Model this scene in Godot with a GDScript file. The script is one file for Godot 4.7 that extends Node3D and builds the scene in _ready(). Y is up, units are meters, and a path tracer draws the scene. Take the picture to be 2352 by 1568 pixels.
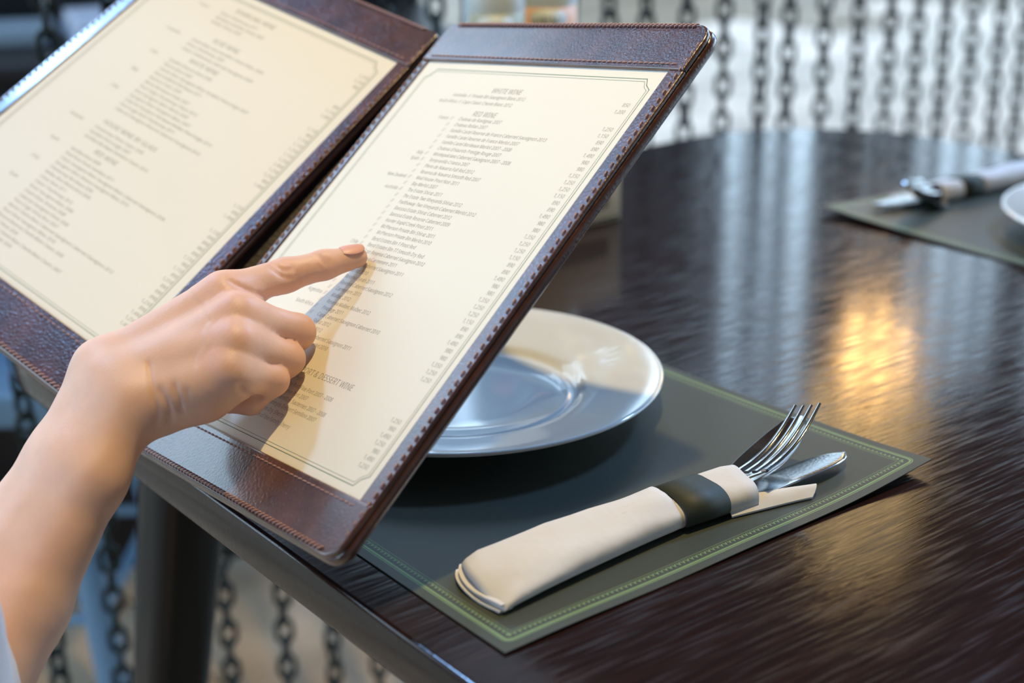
extends Node3D

var M := {}                      # materials by name
const TOP := 0.75                # height of the table top

# ---------------------------------------------------------------- nodes
func numbered(called: String) -> String:
	if not has_node(called):
		return called
	var k := 1
	while has_node("%s_%03d" % [called, k]):
		k += 1
	return "%s_%03d" % [called, k]

func tag(o: Node3D, label: String, category: String, group := "", kind := "") -> Node3D:
	if label: o.set_meta("label", label)
	if category: o.set_meta("category", category)
	if group: o.set_meta("group", group)
	if kind: o.set_meta("kind", kind)
	return o

func thing(called: String, label: String, category: String, at := Vector3.ZERO, group := "") -> Node3D:
	var o := Node3D.new()
	o.name = numbered(called)
	add_child(o)
	o.position = at
	return tag(o, label, category, group)

func obj(called: String, mesh: Mesh, mat: Material, parent: Node = self, label := "") -> MeshInstance3D:
	var o := MeshInstance3D.new()
	o.mesh = mesh
	o.material_override = mat
	o.name = numbered(called) if parent == self else called
	parent.add_child(o, true)
	if label: o.set_meta("label", label)
	return o

func struct(called: String, mesh: Mesh, mat: Material, at := Vector3.ZERO) -> MeshInstance3D:
	var o := obj(called, mesh, mat)
	o.position = at
	o.set_meta("kind", "structure")
	return o

func copies(called: String, mesh: Mesh, mat: Material, at: Array, parent: Node) -> MultiMeshInstance3D:
	var mm := MultiMesh.new()
	mm.transform_format = MultiMesh.TRANSFORM_3D
	mm.mesh = mesh
	mm.instance_count = at.size()
	for k in at.size():
		mm.set_instance_transform(k, at[k])
	var o := MultiMeshInstance3D.new()
	o.multimesh = mm
	o.material_override = mat
	o.name = called
	parent.add_child(o, true)
	o.set_meta("kind", "stuff")
	return o

# ---------------------------------------------------------------- meshes
func finish(tri: PackedVector3Array, uv: PackedVector2Array, groups: PackedInt32Array, closed := true) -> ArrayMesh:
	# triangles with a smooth group each; a closed shape is turned so that its faces look outwards
	var volume := 0.0
	for k in range(0, tri.size(), 3):
		volume += tri[k].dot(tri[k + 1].cross(tri[k + 2]))
	var turn := closed and volume > 0.0
	var st := SurfaceTool.new()
	st.begin(Mesh.PRIMITIVE_TRIANGLES)
	for k in range(0, tri.size(), 3):
		st.set_smooth_group(groups[k / 3])
		for j in ([0, 2, 1] if turn else [0, 1, 2]):
			if uv.size(): st.set_uv(uv[k + j])
			st.add_vertex(tri[k + j])
	st.generate_normals()
	return st.commit()

func loft(rings: Array, cap0 := true, cap1 := true, wrap := true, loop := false) -> ArrayMesh:
	var tri := PackedVector3Array()
	var uv := PackedVector2Array()
	var gr := PackedInt32Array()
	var n: int = rings[0].size()
	var m: int = rings.size()
	for i in (m if loop else m - 1):
		var a: PackedVector3Array = rings[i]
		var b: PackedVector3Array = rings[(i + 1) % m]
		for j in (n if wrap else n - 1):
			var k := (j + 1) % n
			var u0 := float(j) / n
			var u1 := float(j + 1) / n
			var v0 := float(i) / (m - 1)
			var v1 := float(i + 1) / (m - 1)
			for q in [[a[j], u0, v0], [b[j], u0, v1], [b[k], u1, v1], [a[j], u0, v0], [b[k], u1, v1], [a[k], u1, v0]]:
				tri.append(q[0]); uv.append(Vector2(q[1], q[2]))
			gr.append(0); gr.append(0)
	for e in 2:
		if (e == 0 and not cap0) or (e == 1 and not cap1): continue
		var r: PackedVector3Array = rings[0] if e == 0 else rings[m - 1]
		var c := Vector3.ZERO
		for p in r: c += p
		c /= n
		for j in n:
			var k := (j + 1) % n
			for q in ([c, r[j], r[k]] if e == 0 else [c, r[k], r[j]]):
				tri.append(q); uv.append(Vector2(q.x, q.z))
			gr.append(1 + e)
	return finish(tri, uv, gr, true)

func merge(list: Array) -> ArrayMesh:
	# joins meshes, or [mesh, transform] pairs, into one surface
	var st := SurfaceTool.new()
	st.begin(Mesh.PRIMITIVE_TRIANGLES)
	for q in list:
		if q is Array: st.append_from(q[0], 0, q[1])
		else: st.append_from(q, 0, Transform3D())
	return st.commit()

func ring(c: Vector3, x: Vector3, y: Vector3, n: int, power := 2.0) -> PackedVector3Array:
	var r := PackedVector3Array()
	for k in n:
		var a := TAU * k / n
		var ca := cos(a)
		var sa := sin(a)
		r.append(c + x * signf(ca) * pow(absf(ca), 2.0 / power) + y * signf(sa) * pow(absf(sa), 2.0 / power))
	return r

func lathe(profile: Array, n := 64) -> ArrayMesh:
	# profile of [radius, height], closed on the axis
	var rings := []
	for p in profile:
		rings.append(ring(Vector3(0, p[1], 0), Vector3(p[0], 0, 0), Vector3(0, 0, p[0]), n))
	return loft(rings)

func tube(path: Array, radius: Variant, n := 10) -> ArrayMesh:
	var rings := []
	var side := Vector3.ZERO
	for k in path.size():
		var d: Vector3 = (path[mini(k + 1, path.size() - 1)] - path[maxi(k - 1, 0)]).normalized()
		if side == Vector3.ZERO:
			side = d.cross(Vector3.UP if absf(d.y) < 0.9 else Vector3.RIGHT)
		side = (side - d * side.dot(d)).normalized()
		var r: float = radius[k] if radius is Array else radius
		rings.append(ring(path[k], side * r, d.cross(side) * r, n))
	return loft(rings)

func outline(w: float, h: float, radii: Array, inset := 0.0, seg := 6) -> PackedVector2Array:
	# a rectangle 0..w, 0..h with a radius for each corner: BL, BR, TR, TL
	var r := PackedVector2Array()
	var at := [Vector2(0, 0), Vector2(w, 0), Vector2(w, h), Vector2(0, h)]
	var inward := [Vector2(1, 1), Vector2(-1, 1), Vector2(-1, -1), Vector2(1, -1)]
	for k in 4:
		var q: float = maxf(radii[k], inset + 0.0003)
		var c: Vector2 = at[k] + inward[k] * q
		for j in seg + 1:
			var a := PI + PI / 2 * k + PI / 2 * j / seg
			r.append(c + Vector2(cos(a), sin(a)) * (q - inset))
	return r

func plate_shape(w: float, h: float, radii: Array, z0: float, z1: float, edge: float, map: Callable, seg := 6, both := true) -> ArrayMesh:
	# a board with rounded edges; map(x, y, z) puts it in place
	var rings := []
	var steps := []
	if both:
		for k in 4: steps.append([edge * (1 - sin(PI / 2 * k / 3.0)), z0 + edge * (1 - cos(PI / 2 * k / 3.0))])
	else:
		steps.append([0.0, z0])
	for k in 4: steps.append([edge * (1 - cos(PI / 2 * k / 3.0)), z1 - edge * (1 - sin(PI / 2 * k / 3.0))])
	for s in steps:
		var pts := PackedVector3Array()
		for p in outline(w, h, radii, s[0], seg):
			pts.append(map.call(p.x, p.y, s[1]))
		rings.append(pts)
	return loft(rings)

func slab(size: Vector3, edge := 0.004) -> ArrayMesh:
	# a block with rounded edges, standing on y = 0, centred in x and z
	return plate_shape(size.x, size.z, [edge, edge, edge, edge], 0.0, size.y, minf(edge, size.y * 0.45), func(x, y, z): return Vector3(x - size.x / 2, z, y - size.z / 2), 3)

func sheet(f: Callable, nu: int, nv: int, thick: float) -> ArrayMesh:
	# a thin solid sheet over f(u, v) -> point, thick downwards
	var tri := PackedVector3Array()
	var uv := PackedVector2Array()
	var gr := PackedInt32Array()
	var p := []
	for i in nu + 1:
		for j in nv + 1:
			p.append(f.call(float(i) / nu, float(j) / nv))
	var down := Vector3(0, -thick, 0)
	var quad := func(a, b, c, d, g):
		for q in [a, b, c, a, c, d]:
			tri.append(q[0]); uv.append(q[1])
		gr.append(g); gr.append(g)
	for i in nu:
		for j in nv:
			var c := []
			for e in [[0, 0], [1, 0], [1, 1], [0, 1]]:
				c.append([p[(i + e[0]) * (nv + 1) + j + e[1]], Vector2(float(i + e[0]) / nu, float(j + e[1]) / nv)])
			quad.call(c[0], c[1], c[2], c[3], 0)
			var b := []
			for q in c: b.append([q[0] + down, q[1]])
			quad.call(b[3], b[2], b[1], b[0], 1)
			if j == 0: quad.call(c[1], c[0], b[0], b[1], 2)
			if j == nv - 1: quad.call(c[3], c[2], b[2], b[3], 3)
			if i == 0: quad.call(c[0], c[3], b[3], b[0], 4)
			if i == nu - 1: quad.call(c[2], c[1], b[1], b[2], 5)
	return finish(tri, uv, gr, true)

# ---------------------------------------------------------------- materials
func noise(freq: float, kind := FastNoiseLite.TYPE_SIMPLEX_SMOOTH, octaves := 4, s := 1) -> FastNoiseLite:
	var n := FastNoiseLite.new()
	n.seed = s
	n.noise_type = kind
	n.frequency = freq
	n.fractal_octaves = octaves
	n.fractal_type = FastNoiseLite.FRACTAL_FBM if octaves > 1 else FastNoiseLite.FRACTAL_NONE
	return n

func tex(n: FastNoiseLite, size := 512, ramp: Array = [], bump := 0.0) -> NoiseTexture2D:
	var t := NoiseTexture2D.new()
	t.width = size
	t.height = size
	t.seamless = true
	t.noise = n
	if bump > 0.0:
		t.as_normal_map = true
		t.bump_strength = bump
	elif ramp:
		var g := Gradient.new()
		g.offsets = ramp.map(func(r): return r[0])
		g.colors = ramp.map(func(r): return r[1])
		t.color_ramp = g
	return t

func mat(called: String, color: Color, rough := 0.6, metal := 0.0) -> StandardMaterial3D:
	var m := StandardMaterial3D.new()
	m.resource_name = called
	m.albedo_color = color
	m.roughness = rough
	m.metallic = metal
	M[called] = m
	return m

func grain(m: StandardMaterial3D, scale: Vector3, world := false) -> StandardMaterial3D:
	m.uv1_triplanar = true
	m.uv1_world_triplanar = world
	m.uv1_scale = scale
	m.uv1_triplanar_sharpness = 4.0
	return m

func bumpy(m: StandardMaterial3D, t: Texture2D, amount := 1.0) -> StandardMaterial3D:
	m.normal_enabled = true
	m.normal_texture = t
	m.normal_scale = amount
	return m

func grey(v: float) -> Color:
	return Color(v, v, v)

func make_materials() -> void:
	var m := grain(mat("table_wood", Color.WHITE, 1.0), Vector3(1.6, 8.0, 26.0))
	m.albedo_texture = tex(noise(0.012, FastNoiseLite.TYPE_SIMPLEX_SMOOTH, 5, 3), 512, [[0.15, Color(0.115, 0.068, 0.066)], [0.5, Color(0.14, 0.084, 0.079)], [0.85, Color(0.165, 0.10, 0.092)]])
	m.roughness_texture = tex(noise(0.02, FastNoiseLite.TYPE_SIMPLEX_SMOOTH, 5, 8), 512, [[0.2, grey(0.08)], [0.55, grey(0.14)], [0.85, grey(0.25)]])
	m.roughness_texture_channel = BaseMaterial3D.TEXTURE_CHANNEL_GREEN
	bumpy(m, tex(noise(0.03, FastNoiseLite.TYPE_SIMPLEX_SMOOTH, 5, 11), 512, [], 3.0), 0.05)
	m = grain(mat("dark_wood", Color(0.13, 0.09, 0.085), 0.5), Vector3(2, 2, 2))
	m = grain(mat("leather", Color(0.36, 0.205, 0.17), 0.30), Vector3(12, 12, 12))
	var le := noise(0.03, FastNoiseLite.TYPE_CELLULAR, 3, 5)
	m.metallic_specular = 0.75
	m.clearcoat_enabled = true
	m.clearcoat = 1.0
	m.clearcoat_roughness = 0.14
	le.cellular_return_type = FastNoiseLite.RETURN_DISTANCE2_SUB
	bumpy(m, tex(le, 1024, [], 5.0), 0.42)
	m.albedo_texture = tex(noise(0.01, FastNoiseLite.TYPE_SIMPLEX_SMOOTH, 4, 6), 256, [[0.2, grey(0.72)], [0.8, grey(1.0)]])
	m = grain(mat("dark_leather", Color(0.13, 0.07, 0.068), 0.55), Vector3(9, 9, 9))
	bumpy(m, M.leather.normal_texture, 0.5)
	mat("thread", Color(0.70, 0.54, 0.51), 0.25)
	m = mat("menu_paper", Color(0.915, 0.885, 0.825), 0.55)
	mat("ink", Color(0.64, 0.62, 0.58), 0.7)
	mat("green_ink", Color(0.50, 0.57, 0.50), 0.7)
	m = mat("porcelain", Color(0.86, 0.87, 0.87), 0.12)
	m.clearcoat_enabled = true
	m.clearcoat = 0.6
	m.clearcoat_roughness = 0.03
	m = grain(mat("napkin_paper", Color(0.87, 0.865, 0.875), 0.85), Vector3(14, 14, 14))
	bumpy(m, tex(noise(0.015, FastNoiseLite.TYPE_SIMPLEX_SMOOTH, 3, 21), 256, [], 4.0), 0.25)
	mat("band_paper", Color(0.17, 0.20, 0.175), 0.6)
	m = grain(mat("steel", Color(0.80, 0.80, 0.80), 0.16, 1.0), Vector3(30, 30, 30))
	bumpy(m, tex(noise(0.05, FastNoiseLite.TYPE_SIMPLEX_SMOOTH, 3, 31), 256, [], 1.5), 0.12)
	mat("iron", Color(0.075, 0.135, 0.135), 0.42, 0.3)
	mat("leg_metal", Color(0.08, 0.08, 0.09), 0.22, 0.4)
	m = grain(mat("skin", Color.WHITE, 0.5), Vector3(24, 24, 24))
	m.vertex_color_use_as_albedo = true
	bumpy(m, tex(noise(0.06, FastNoiseLite.TYPE_SIMPLEX_SMOOTH, 4, 41), 512, [], 3.0), 0.14)
	m.subsurf_scatter_enabled = true
	m.subsurf_scatter_strength = 0.12
	mat("nail", Color(0.88, 0.66, 0.62), 0.42)
	mat("white_cloth", Color(0.86, 0.86, 0.89), 0.9)
	mat("cream", Color(0.82, 0.75, 0.62), 0.6)
	mat("green_print", Color(0.36, 0.38, 0.31), 0.6)
	mat("bottle_white", Color(0.86, 0.90, 0.90), 0.25)
	mat("bottle_cap", Color(0.75, 0.78, 0.78), 0.4)
	mat("label_green", Color(0.62, 0.66, 0.58), 0.5)
	mat("label_orange", Color(0.86, 0.70, 0.58), 0.5)
	mat("label_oval", Color(0.80, 0.84, 0.84), 0.5)
	mat("label_pink", Color(0.80, 0.58, 0.58), 0.5)
	mat("label_ink", Color(0.30, 0.38, 0.38), 0.5)
	mat("floor_stone", Color(0.62, 0.53, 0.44), 0.7)
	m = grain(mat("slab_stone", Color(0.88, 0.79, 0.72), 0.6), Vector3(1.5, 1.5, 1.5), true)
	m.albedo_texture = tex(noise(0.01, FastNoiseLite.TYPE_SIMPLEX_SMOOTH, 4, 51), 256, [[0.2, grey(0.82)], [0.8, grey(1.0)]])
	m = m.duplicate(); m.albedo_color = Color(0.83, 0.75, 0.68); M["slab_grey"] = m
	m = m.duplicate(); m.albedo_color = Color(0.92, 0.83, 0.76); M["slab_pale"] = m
	m = m.duplicate(); m.albedo_color = Color(0.84, 0.72, 0.59); M["slab_shade_beige"] = m  # same paving, dimmer and warmer light put into the colour
	m = m.duplicate(); m.albedo_color = Color(0.88, 0.76, 0.63); M["slab_shade_sand"] = m
	m = m.duplicate(); m.albedo_color = Color(0.60, 0.52, 0.43); M["slab_shade_brown"] = m  # same paving with shade put into the colour
	mat("plaster", Color(0.62, 0.58, 0.54), 0.9)
	mat("ceiling_paint", Color(0.26, 0.24, 0.24), 0.9)
	mat("pale_wall", Color(0.80, 0.82, 0.82), 0.9)
	mat("dark_panel", Color(0.07, 0.06, 0.065), 0.6)
	mat("blue_metal", Color(0.42, 0.55, 0.66), 0.35)
	mat("pale_stone", Color(0.66, 0.70, 0.72), 0.35)
	mat("fitting", Color(0.2, 0.2, 0.2), 0.5, 0.5)

# ---------------------------------------------------------------- scene
func _ready() -> void:
	# camera
	var cam := Camera3D.new()
	cam.name = "camera"
	add_child(cam)
	cam.transform = Transform3D(Basis(Vector3(0.7881, -0.0136, 0.6154), Vector3(0.2216, 0.9390, -0.2630), Vector3(-0.5743, 0.3436, 0.7430)).orthonormalized(), Vector3(-0.3415, 1.100, 0.4499))
	var at := CameraAttributesPhysical.new()
	at.frustum_focal_length = 53.315
	at.frustum_near = 0.05
	at.frustum_far = 100.0
	at.frustum_focus_distance = 0.775
	at.exposure_aperture = 5.0
	cam.attributes = at
	cam.current = true
	# sky: an overcast day outside the open side of the restaurant
	var we := WorldEnvironment.new()
	we.name = "environment"
	var env := Environment.new()
	env.background_mode = Environment.BG_SKY
	var sky := Sky.new()
	var sm := ProceduralSkyMaterial.new()
	sm.sky_top_color = Color(0.70, 0.82, 0.93)
	sm.sky_horizon_color = Color(0.83, 0.93, 1.0)
	sm.sky_curve = 0.25
	sm.ground_bottom_color = Color(0.4, 0.4, 0.4)
	sm.ground_horizon_color = Color(0.7, 0.72, 0.74)
	sm.sky_energy_multiplier = 1.8
	sky.sky_material = sm
	env.sky = sky
	env.tonemap_mode = Environment.TONE_MAPPER_LINEAR
	env.tonemap_exposure = 1.0
	env.sdfgi_enabled = true
	env.ssao_enabled = true
	env.ssil_enabled = true
	we.environment = env
	add_child(we)
	make_materials()
	room()
	lamps()
	table()
	settings()
	menu()
	arm()
	chains()
	beyond()

func room() -> void:
	struct("floor", slab(Vector3(16, 0.12, 16), 0.002), M.floor_stone, Vector3(2.5, -0.135, -3.5))
	var fl := get_node("floor")
	var rng := RandomNumberGenerator.new()
	rng.seed = 7
	var stone := slab(Vector3(0.594, 0.018, 1.192), 0.004)
	for i in 17:
		for j in 10:
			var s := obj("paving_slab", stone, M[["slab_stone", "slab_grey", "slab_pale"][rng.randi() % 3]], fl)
			if i < 7: s.material_override = M[["slab_shade_beige", "slab_shade_sand"][rng.randi() % 2]]  # beige tones paint the dimmer floor light beside the bright patch
			if j > 6: s.material_override = M.slab_shade_brown  # darker tone paints the shade over the far rows
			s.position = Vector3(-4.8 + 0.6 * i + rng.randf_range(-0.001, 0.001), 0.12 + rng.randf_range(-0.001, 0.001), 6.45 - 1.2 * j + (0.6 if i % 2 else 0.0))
	struct("ceiling", slab(Vector3(8.0, 0.12, 6.1), 0.002), M.ceiling_paint, Vector3(0.8, 2.75, 0.05))
	struct("wall_back", slab(Vector3(8.0, 2.75, 0.15), 0.002), M.plaster, Vector3(0.8, 0, 3.1))
	struct("added_dark_upright", slab(Vector3(0.7, 2.75, 0.15), 0.002), M.dark_panel, Vector3(-1.22, 0, -2.9))  # unseen dark upright, added to darken part of the leather's reflection
	struct("wall_left", slab(Vector3(0.15, 2.75, 2.6), 0.002), M.plaster, Vector3(-3.2, 0, 1.8))

func lamps() -> void:
	# the ceiling spot above the table
	var t := thing("ceiling_spot", "small warm round spotlight in the ceiling above the menu", "lamp", Vector3(0.212, 2.70, -0.09))
	obj("housing", lathe([[0.0, 0.05], [0.055, 0.05], [0.06, 0.0], [0.06, -0.012], [0.045, -0.012], [0.042, 0.002], [0.0, 0.004]], 32), M.fitting, t)
	var g := mat("spot_glow", Color(1, 0.85, 0.6), 0.5)
	g.emission_enabled = true
	g.emission = Color(1.0, 0.78, 0.5)
	g.emission_energy_multiplier = 12.0
	obj("bulb", lathe([[0.0, -0.004], [0.04, -0.004], [0.04, 0.001], [0.0, 0.001]], 24), g, t)
	var s := SpotLight3D.new()
	s.name = "spot_beam"
	s.light_color = Color(1.0, 0.875, 0.62)
	s.light_energy = 3.0
	s.spot_range = 12.0
	s.spot_attenuation = 2.0
	s.spot_angle = 32.0
	s.spot_angle_attenuation = 1.0
	s.light_size = 0.04
	s.shadow_enabled = true
	s.rotation_degrees = Vector3(-85, 58, 0)
	s.position.y = -0.02
	t.add_child(s)
	# cool white panel hanging at the open side
	var pdir := Vector3(-0.2, 0.76, -0.62).normalized()
	var pc := Vector3(0.01, 0.86, -0.21) + pdir * 2.1
	t = thing("panel_lamp", "cool white rectangular panel lamp hanging from the ceiling edge", "lamp", pc)
	t.look_at_from_position(pc, Vector3(0.01, 0.86, -0.21), Vector3.UP)
	obj("frame", plate_shape(0.36, 0.16, [0.01, 0.01, 0.01, 0.01], 0.0, 0.03, 0.004, func(x, y, z): return Vector3(x - 0.18, y - 0.08, z)), M.fitting, t)
	g = mat("panel_glow", Color(0.9, 0.95, 1), 0.5)
	g.emission_enabled = true
	g.emission = Color(0.85, 0.93, 1.0)
	g.emission_energy_multiplier = 8.0
	obj("diffuser", plate_shape(0.33, 0.13, [0.005, 0.005, 0.005, 0.005], -0.004, 0.001, 0.001, func(x, y, z): return Vector3(x - 0.165, y - 0.065, z)), g, t)
	var a := AreaLight3D.new()
	a.name = "panel_light"
	a.area_size = Vector2(0.33, 0.13)
	a.light_color = Color(0.55, 0.76, 1.0)
	a.light_energy = 1.75
	a.area_range = 12.0
	a.shadow_enabled = true
	a.position.z = -0.012
	t.add_child(a)
	# added fill panel, no such lamp seen: cool light for napkin, plate and mat
	var p2 := t.duplicate()
	p2.name = "panel_lamp_001"
	add_child(p2)
	p2.look_at_from_position(Vector3(1.95, 2.2, -0.35), Vector3(0.15, 0.75, -0.08), Vector3.UP)
	p2.set_meta("label", "added cool white fill panel over the right end of the table")
	p2.get_node("panel_light").light_energy = 3.3
	# warm pendant over the next table
	t = thing("pendant_lamp", "warm glowing pendant lamp with a paper drum shade over the next table", "lamp", Vector3(2.15, 1.86, -1.50))
	g = mat("shade_glow", Color(0.9, 0.75, 0.5), 0.7)
	g.emission_enabled = true
	g.emission = Color(1.0, 0.85, 0.60)
	g.emission_energy_multiplier = 3.8
	obj("shade", lathe([[0.0, 0.20], [0.105, 0.20], [0.11, 0.197], [0.125, -0.20], [0.12, -0.205], [0.0, -0.205]], 32), g, t)
	obj("cord", tube([Vector3(0, 0.20, 0), Vector3(0, 0.888, 0)], 0.004, 8), M.fitting, t)
	var o := OmniLight3D.new()
	o.name = "pendant_light"
	o.light_color = Color(1.0, 0.78, 0.48)
	o.light_energy = 0.12
	o.omni_range = 12.0
	o.omni_attenuation = 2.0
	o.light_size = 0.08
	o.shadow_enabled = true
	o.position.y = -0.3
	t.add_child(o)

func table() -> void:
	var t := thing("dining_table", "large dark brown lacquered wooden table with rounded corners in front", "table", Vector3(0.47, 0, -0.09))
	var w := 0.99
	var h := 1.18
	obj("tabletop", plate_shape(w, h, [0.20, 0.20, 0.20, 0.20], 0.0, 0.026, 0.0025, func(x, y, z): return Vector3(x - w / 2, TOP - 0.026 + z, y - h / 2), 16), M.table_wood, t)
	for s in [[-1, -1], [1, -1], [1, 1], [-1, 1]]:
		var topc := Vector3(s[0] * 0.345, TOP - 0.0265, s[1] * 0.455)
		var low := topc + Vector3(s[0] * 0.075, -TOP + 0.028, s[1] * 0.075)
		var rings := []
		for k in 9:
			var f := k / 8.0
			var r := lerpf(0.034, 0.019, f)
			rings.append(ring(topc.lerp(low, f), Vector3(r, 0, 0), Vector3(0, 0, r), 32, 3.4))
		obj("leg", loft(rings), M.leg_metal, t, "tapering dark metal leg")
	obj("under_frame", plate_shape(0.74, 0.99, [0.03, 0.03, 0.03, 0.03], 0.0, 0.002, 0.0008, func(x, y, z): return Vector3(x - 0.37, TOP - 0.0285 + z, y - 0.495)), M.leg_metal, t)

# ---------------------------------------------------------------- what lies on the table
func mat_print() -> ImageTexture:
	# the green border of the paper placemat: two lines, a row of arrow heads and an inner line; x runs along the short side
	var w := 1120
	var h := 1504
	var im := Image.create(w, h, false, Image.FORMAT_RGB8)
	var base := Color(0.245, 0.265, 0.235)
	var line := Color(0.50, 0.62, 0.40)
	im.fill(base)
	var k := w / 0.29
	var frame := func(inset: float, wide: float, radius: float):
		var i := int(inset * k)
		var t := maxi(1, int(wide * k))
		var r := int(radius * k)
		im.fill_rect(Rect2i(i + r, i, w - 2 * i - 2 * r, t), line)
		im.fill_rect(Rect2i(i + r, h - i - t, w - 2 * i - 2 * r, t), line)
		im.fill_rect(Rect2i(i, i + r, t, h - 2 * i - 2 * r), line)
		im.fill_rect(Rect2i(w - i - t, i + r, t, h - 2 * i - 2 * r), line)
		for q in 200:
			if r == 0: break
			var a := PI / 2 * q / 200.0
			for c in [[i + r, i + r, -1, -1], [w - i - r - 1, i + r, 1, -1], [w - i - r - 1, h - i - r - 1, 1, 1], [i + r, h - i - r - 1, -1, 1]]:
				for e in t:
					im.set_pixel(int(c[0] + c[2] * cos(a) * (r - e)), int(c[1] + c[3] * sin(a) * (r - e)), line)
	frame.call(0.0055, 0.0006, 0.0045)
	frame.call(0.0067, 0.0012, 0.0035)
	frame.call(0.0128, 0.0005, 0.0)
	var step := int(0.0029 * k)
	var size := int(0.0026 * k)
	var at := int(0.0091 * k)
	for side in 4:
		var length := w if side % 2 == 0 else h
		for q in range(at, length - at - size, step):
			for e in size:
				for f in size:
					if absf(f - size / 2.0) * 2.0 > e or absf(f - size / 2.0) * 2.0 < e - 4.5: continue
					var p := Vector2i(q + f, at + e)
					if side == 1: p = Vector2i(w - 1 - at - e, q + f)
					if side == 2: p = Vector2i(q + f, h - 1 - at - e)
					if side == 3: p = Vector2i(at + e, q + f)
					im.set_pixelv(p, line)
	return ImageTexture.create_from_image(im)

func make_plate(label: String, at: Vector3) -> Node3D:
	var prof := [[0.0, 0.003], [0.058, 0.003], [0.060, 0.0], [0.064, 0.0], [0.068, 0.0035], [0.085, 0.0085], [0.105, 0.0140], [0.1195, 0.0180], [0.1215, 0.0192], [0.1218, 0.0203], [0.1210, 0.0210], [0.1190, 0.0207],
		[0.108, 0.0182], [0.095, 0.0152], [0.083, 0.0125], [0.0770, 0.0112], [0.0745, 0.0102], [0.0725, 0.0082], [0.0700, 0.0066], [0.066, 0.0060], [0.0655, 0.0066], [0.0640, 0.0066], [0.0630, 0.0060], [0.04, 0.0057], [0.0, 0.0056]]
	var o := obj("dinner_plate", lathe(prof, 128), M.porcelain)
	o.position = at
	tag(o, label, "plate", "")
	return o

func strip(path: Array, widths: Array, side: Callable, thick: Variant, cup := 0.0, n := 14) -> ArrayMesh:
	# a flattened bar along a path, for cutlery: side(k) is the direction across
	var rings := []
	for k in path.size():
		var d: Vector3 = (path[mini(k + 1, path.size() - 1)] - path[maxi(k - 1, 0)]).normalized()
		var sd: Vector3 = side.call(k)
		sd = (sd - d * sd.dot(d)).normalized()
		var up := sd.cross(d).normalized()
		if up.y < 0: up = -up
		var w: float = widths[k]
		var th: float = thick[k] if thick is Array else thick
		var r := PackedVector3Array()
		for q in n:
			var a := TAU * q / n
			var x := cos(a)
			r.append(path[k] + sd * x * w + up * (sin(a) * th + cup * w * (x * x - 0.5)))
		rings.append(r)
	return loft(rings)

func curve(points: Array, n: int) -> Array:
	var c := Curve3D.new()
	for k in points.size():
		var d: Vector3 = (points[mini(k + 1, points.size() - 1)] - points[maxi(k - 1, 0)]) / 6.0
		c.add_point(points[k], -d, d)
	c.bake_interval = 0.0005
	var out := []
	for k in n + 1: out.append(c.sample_baked(c.get_baked_length() * k / n, true))
	return out

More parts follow.
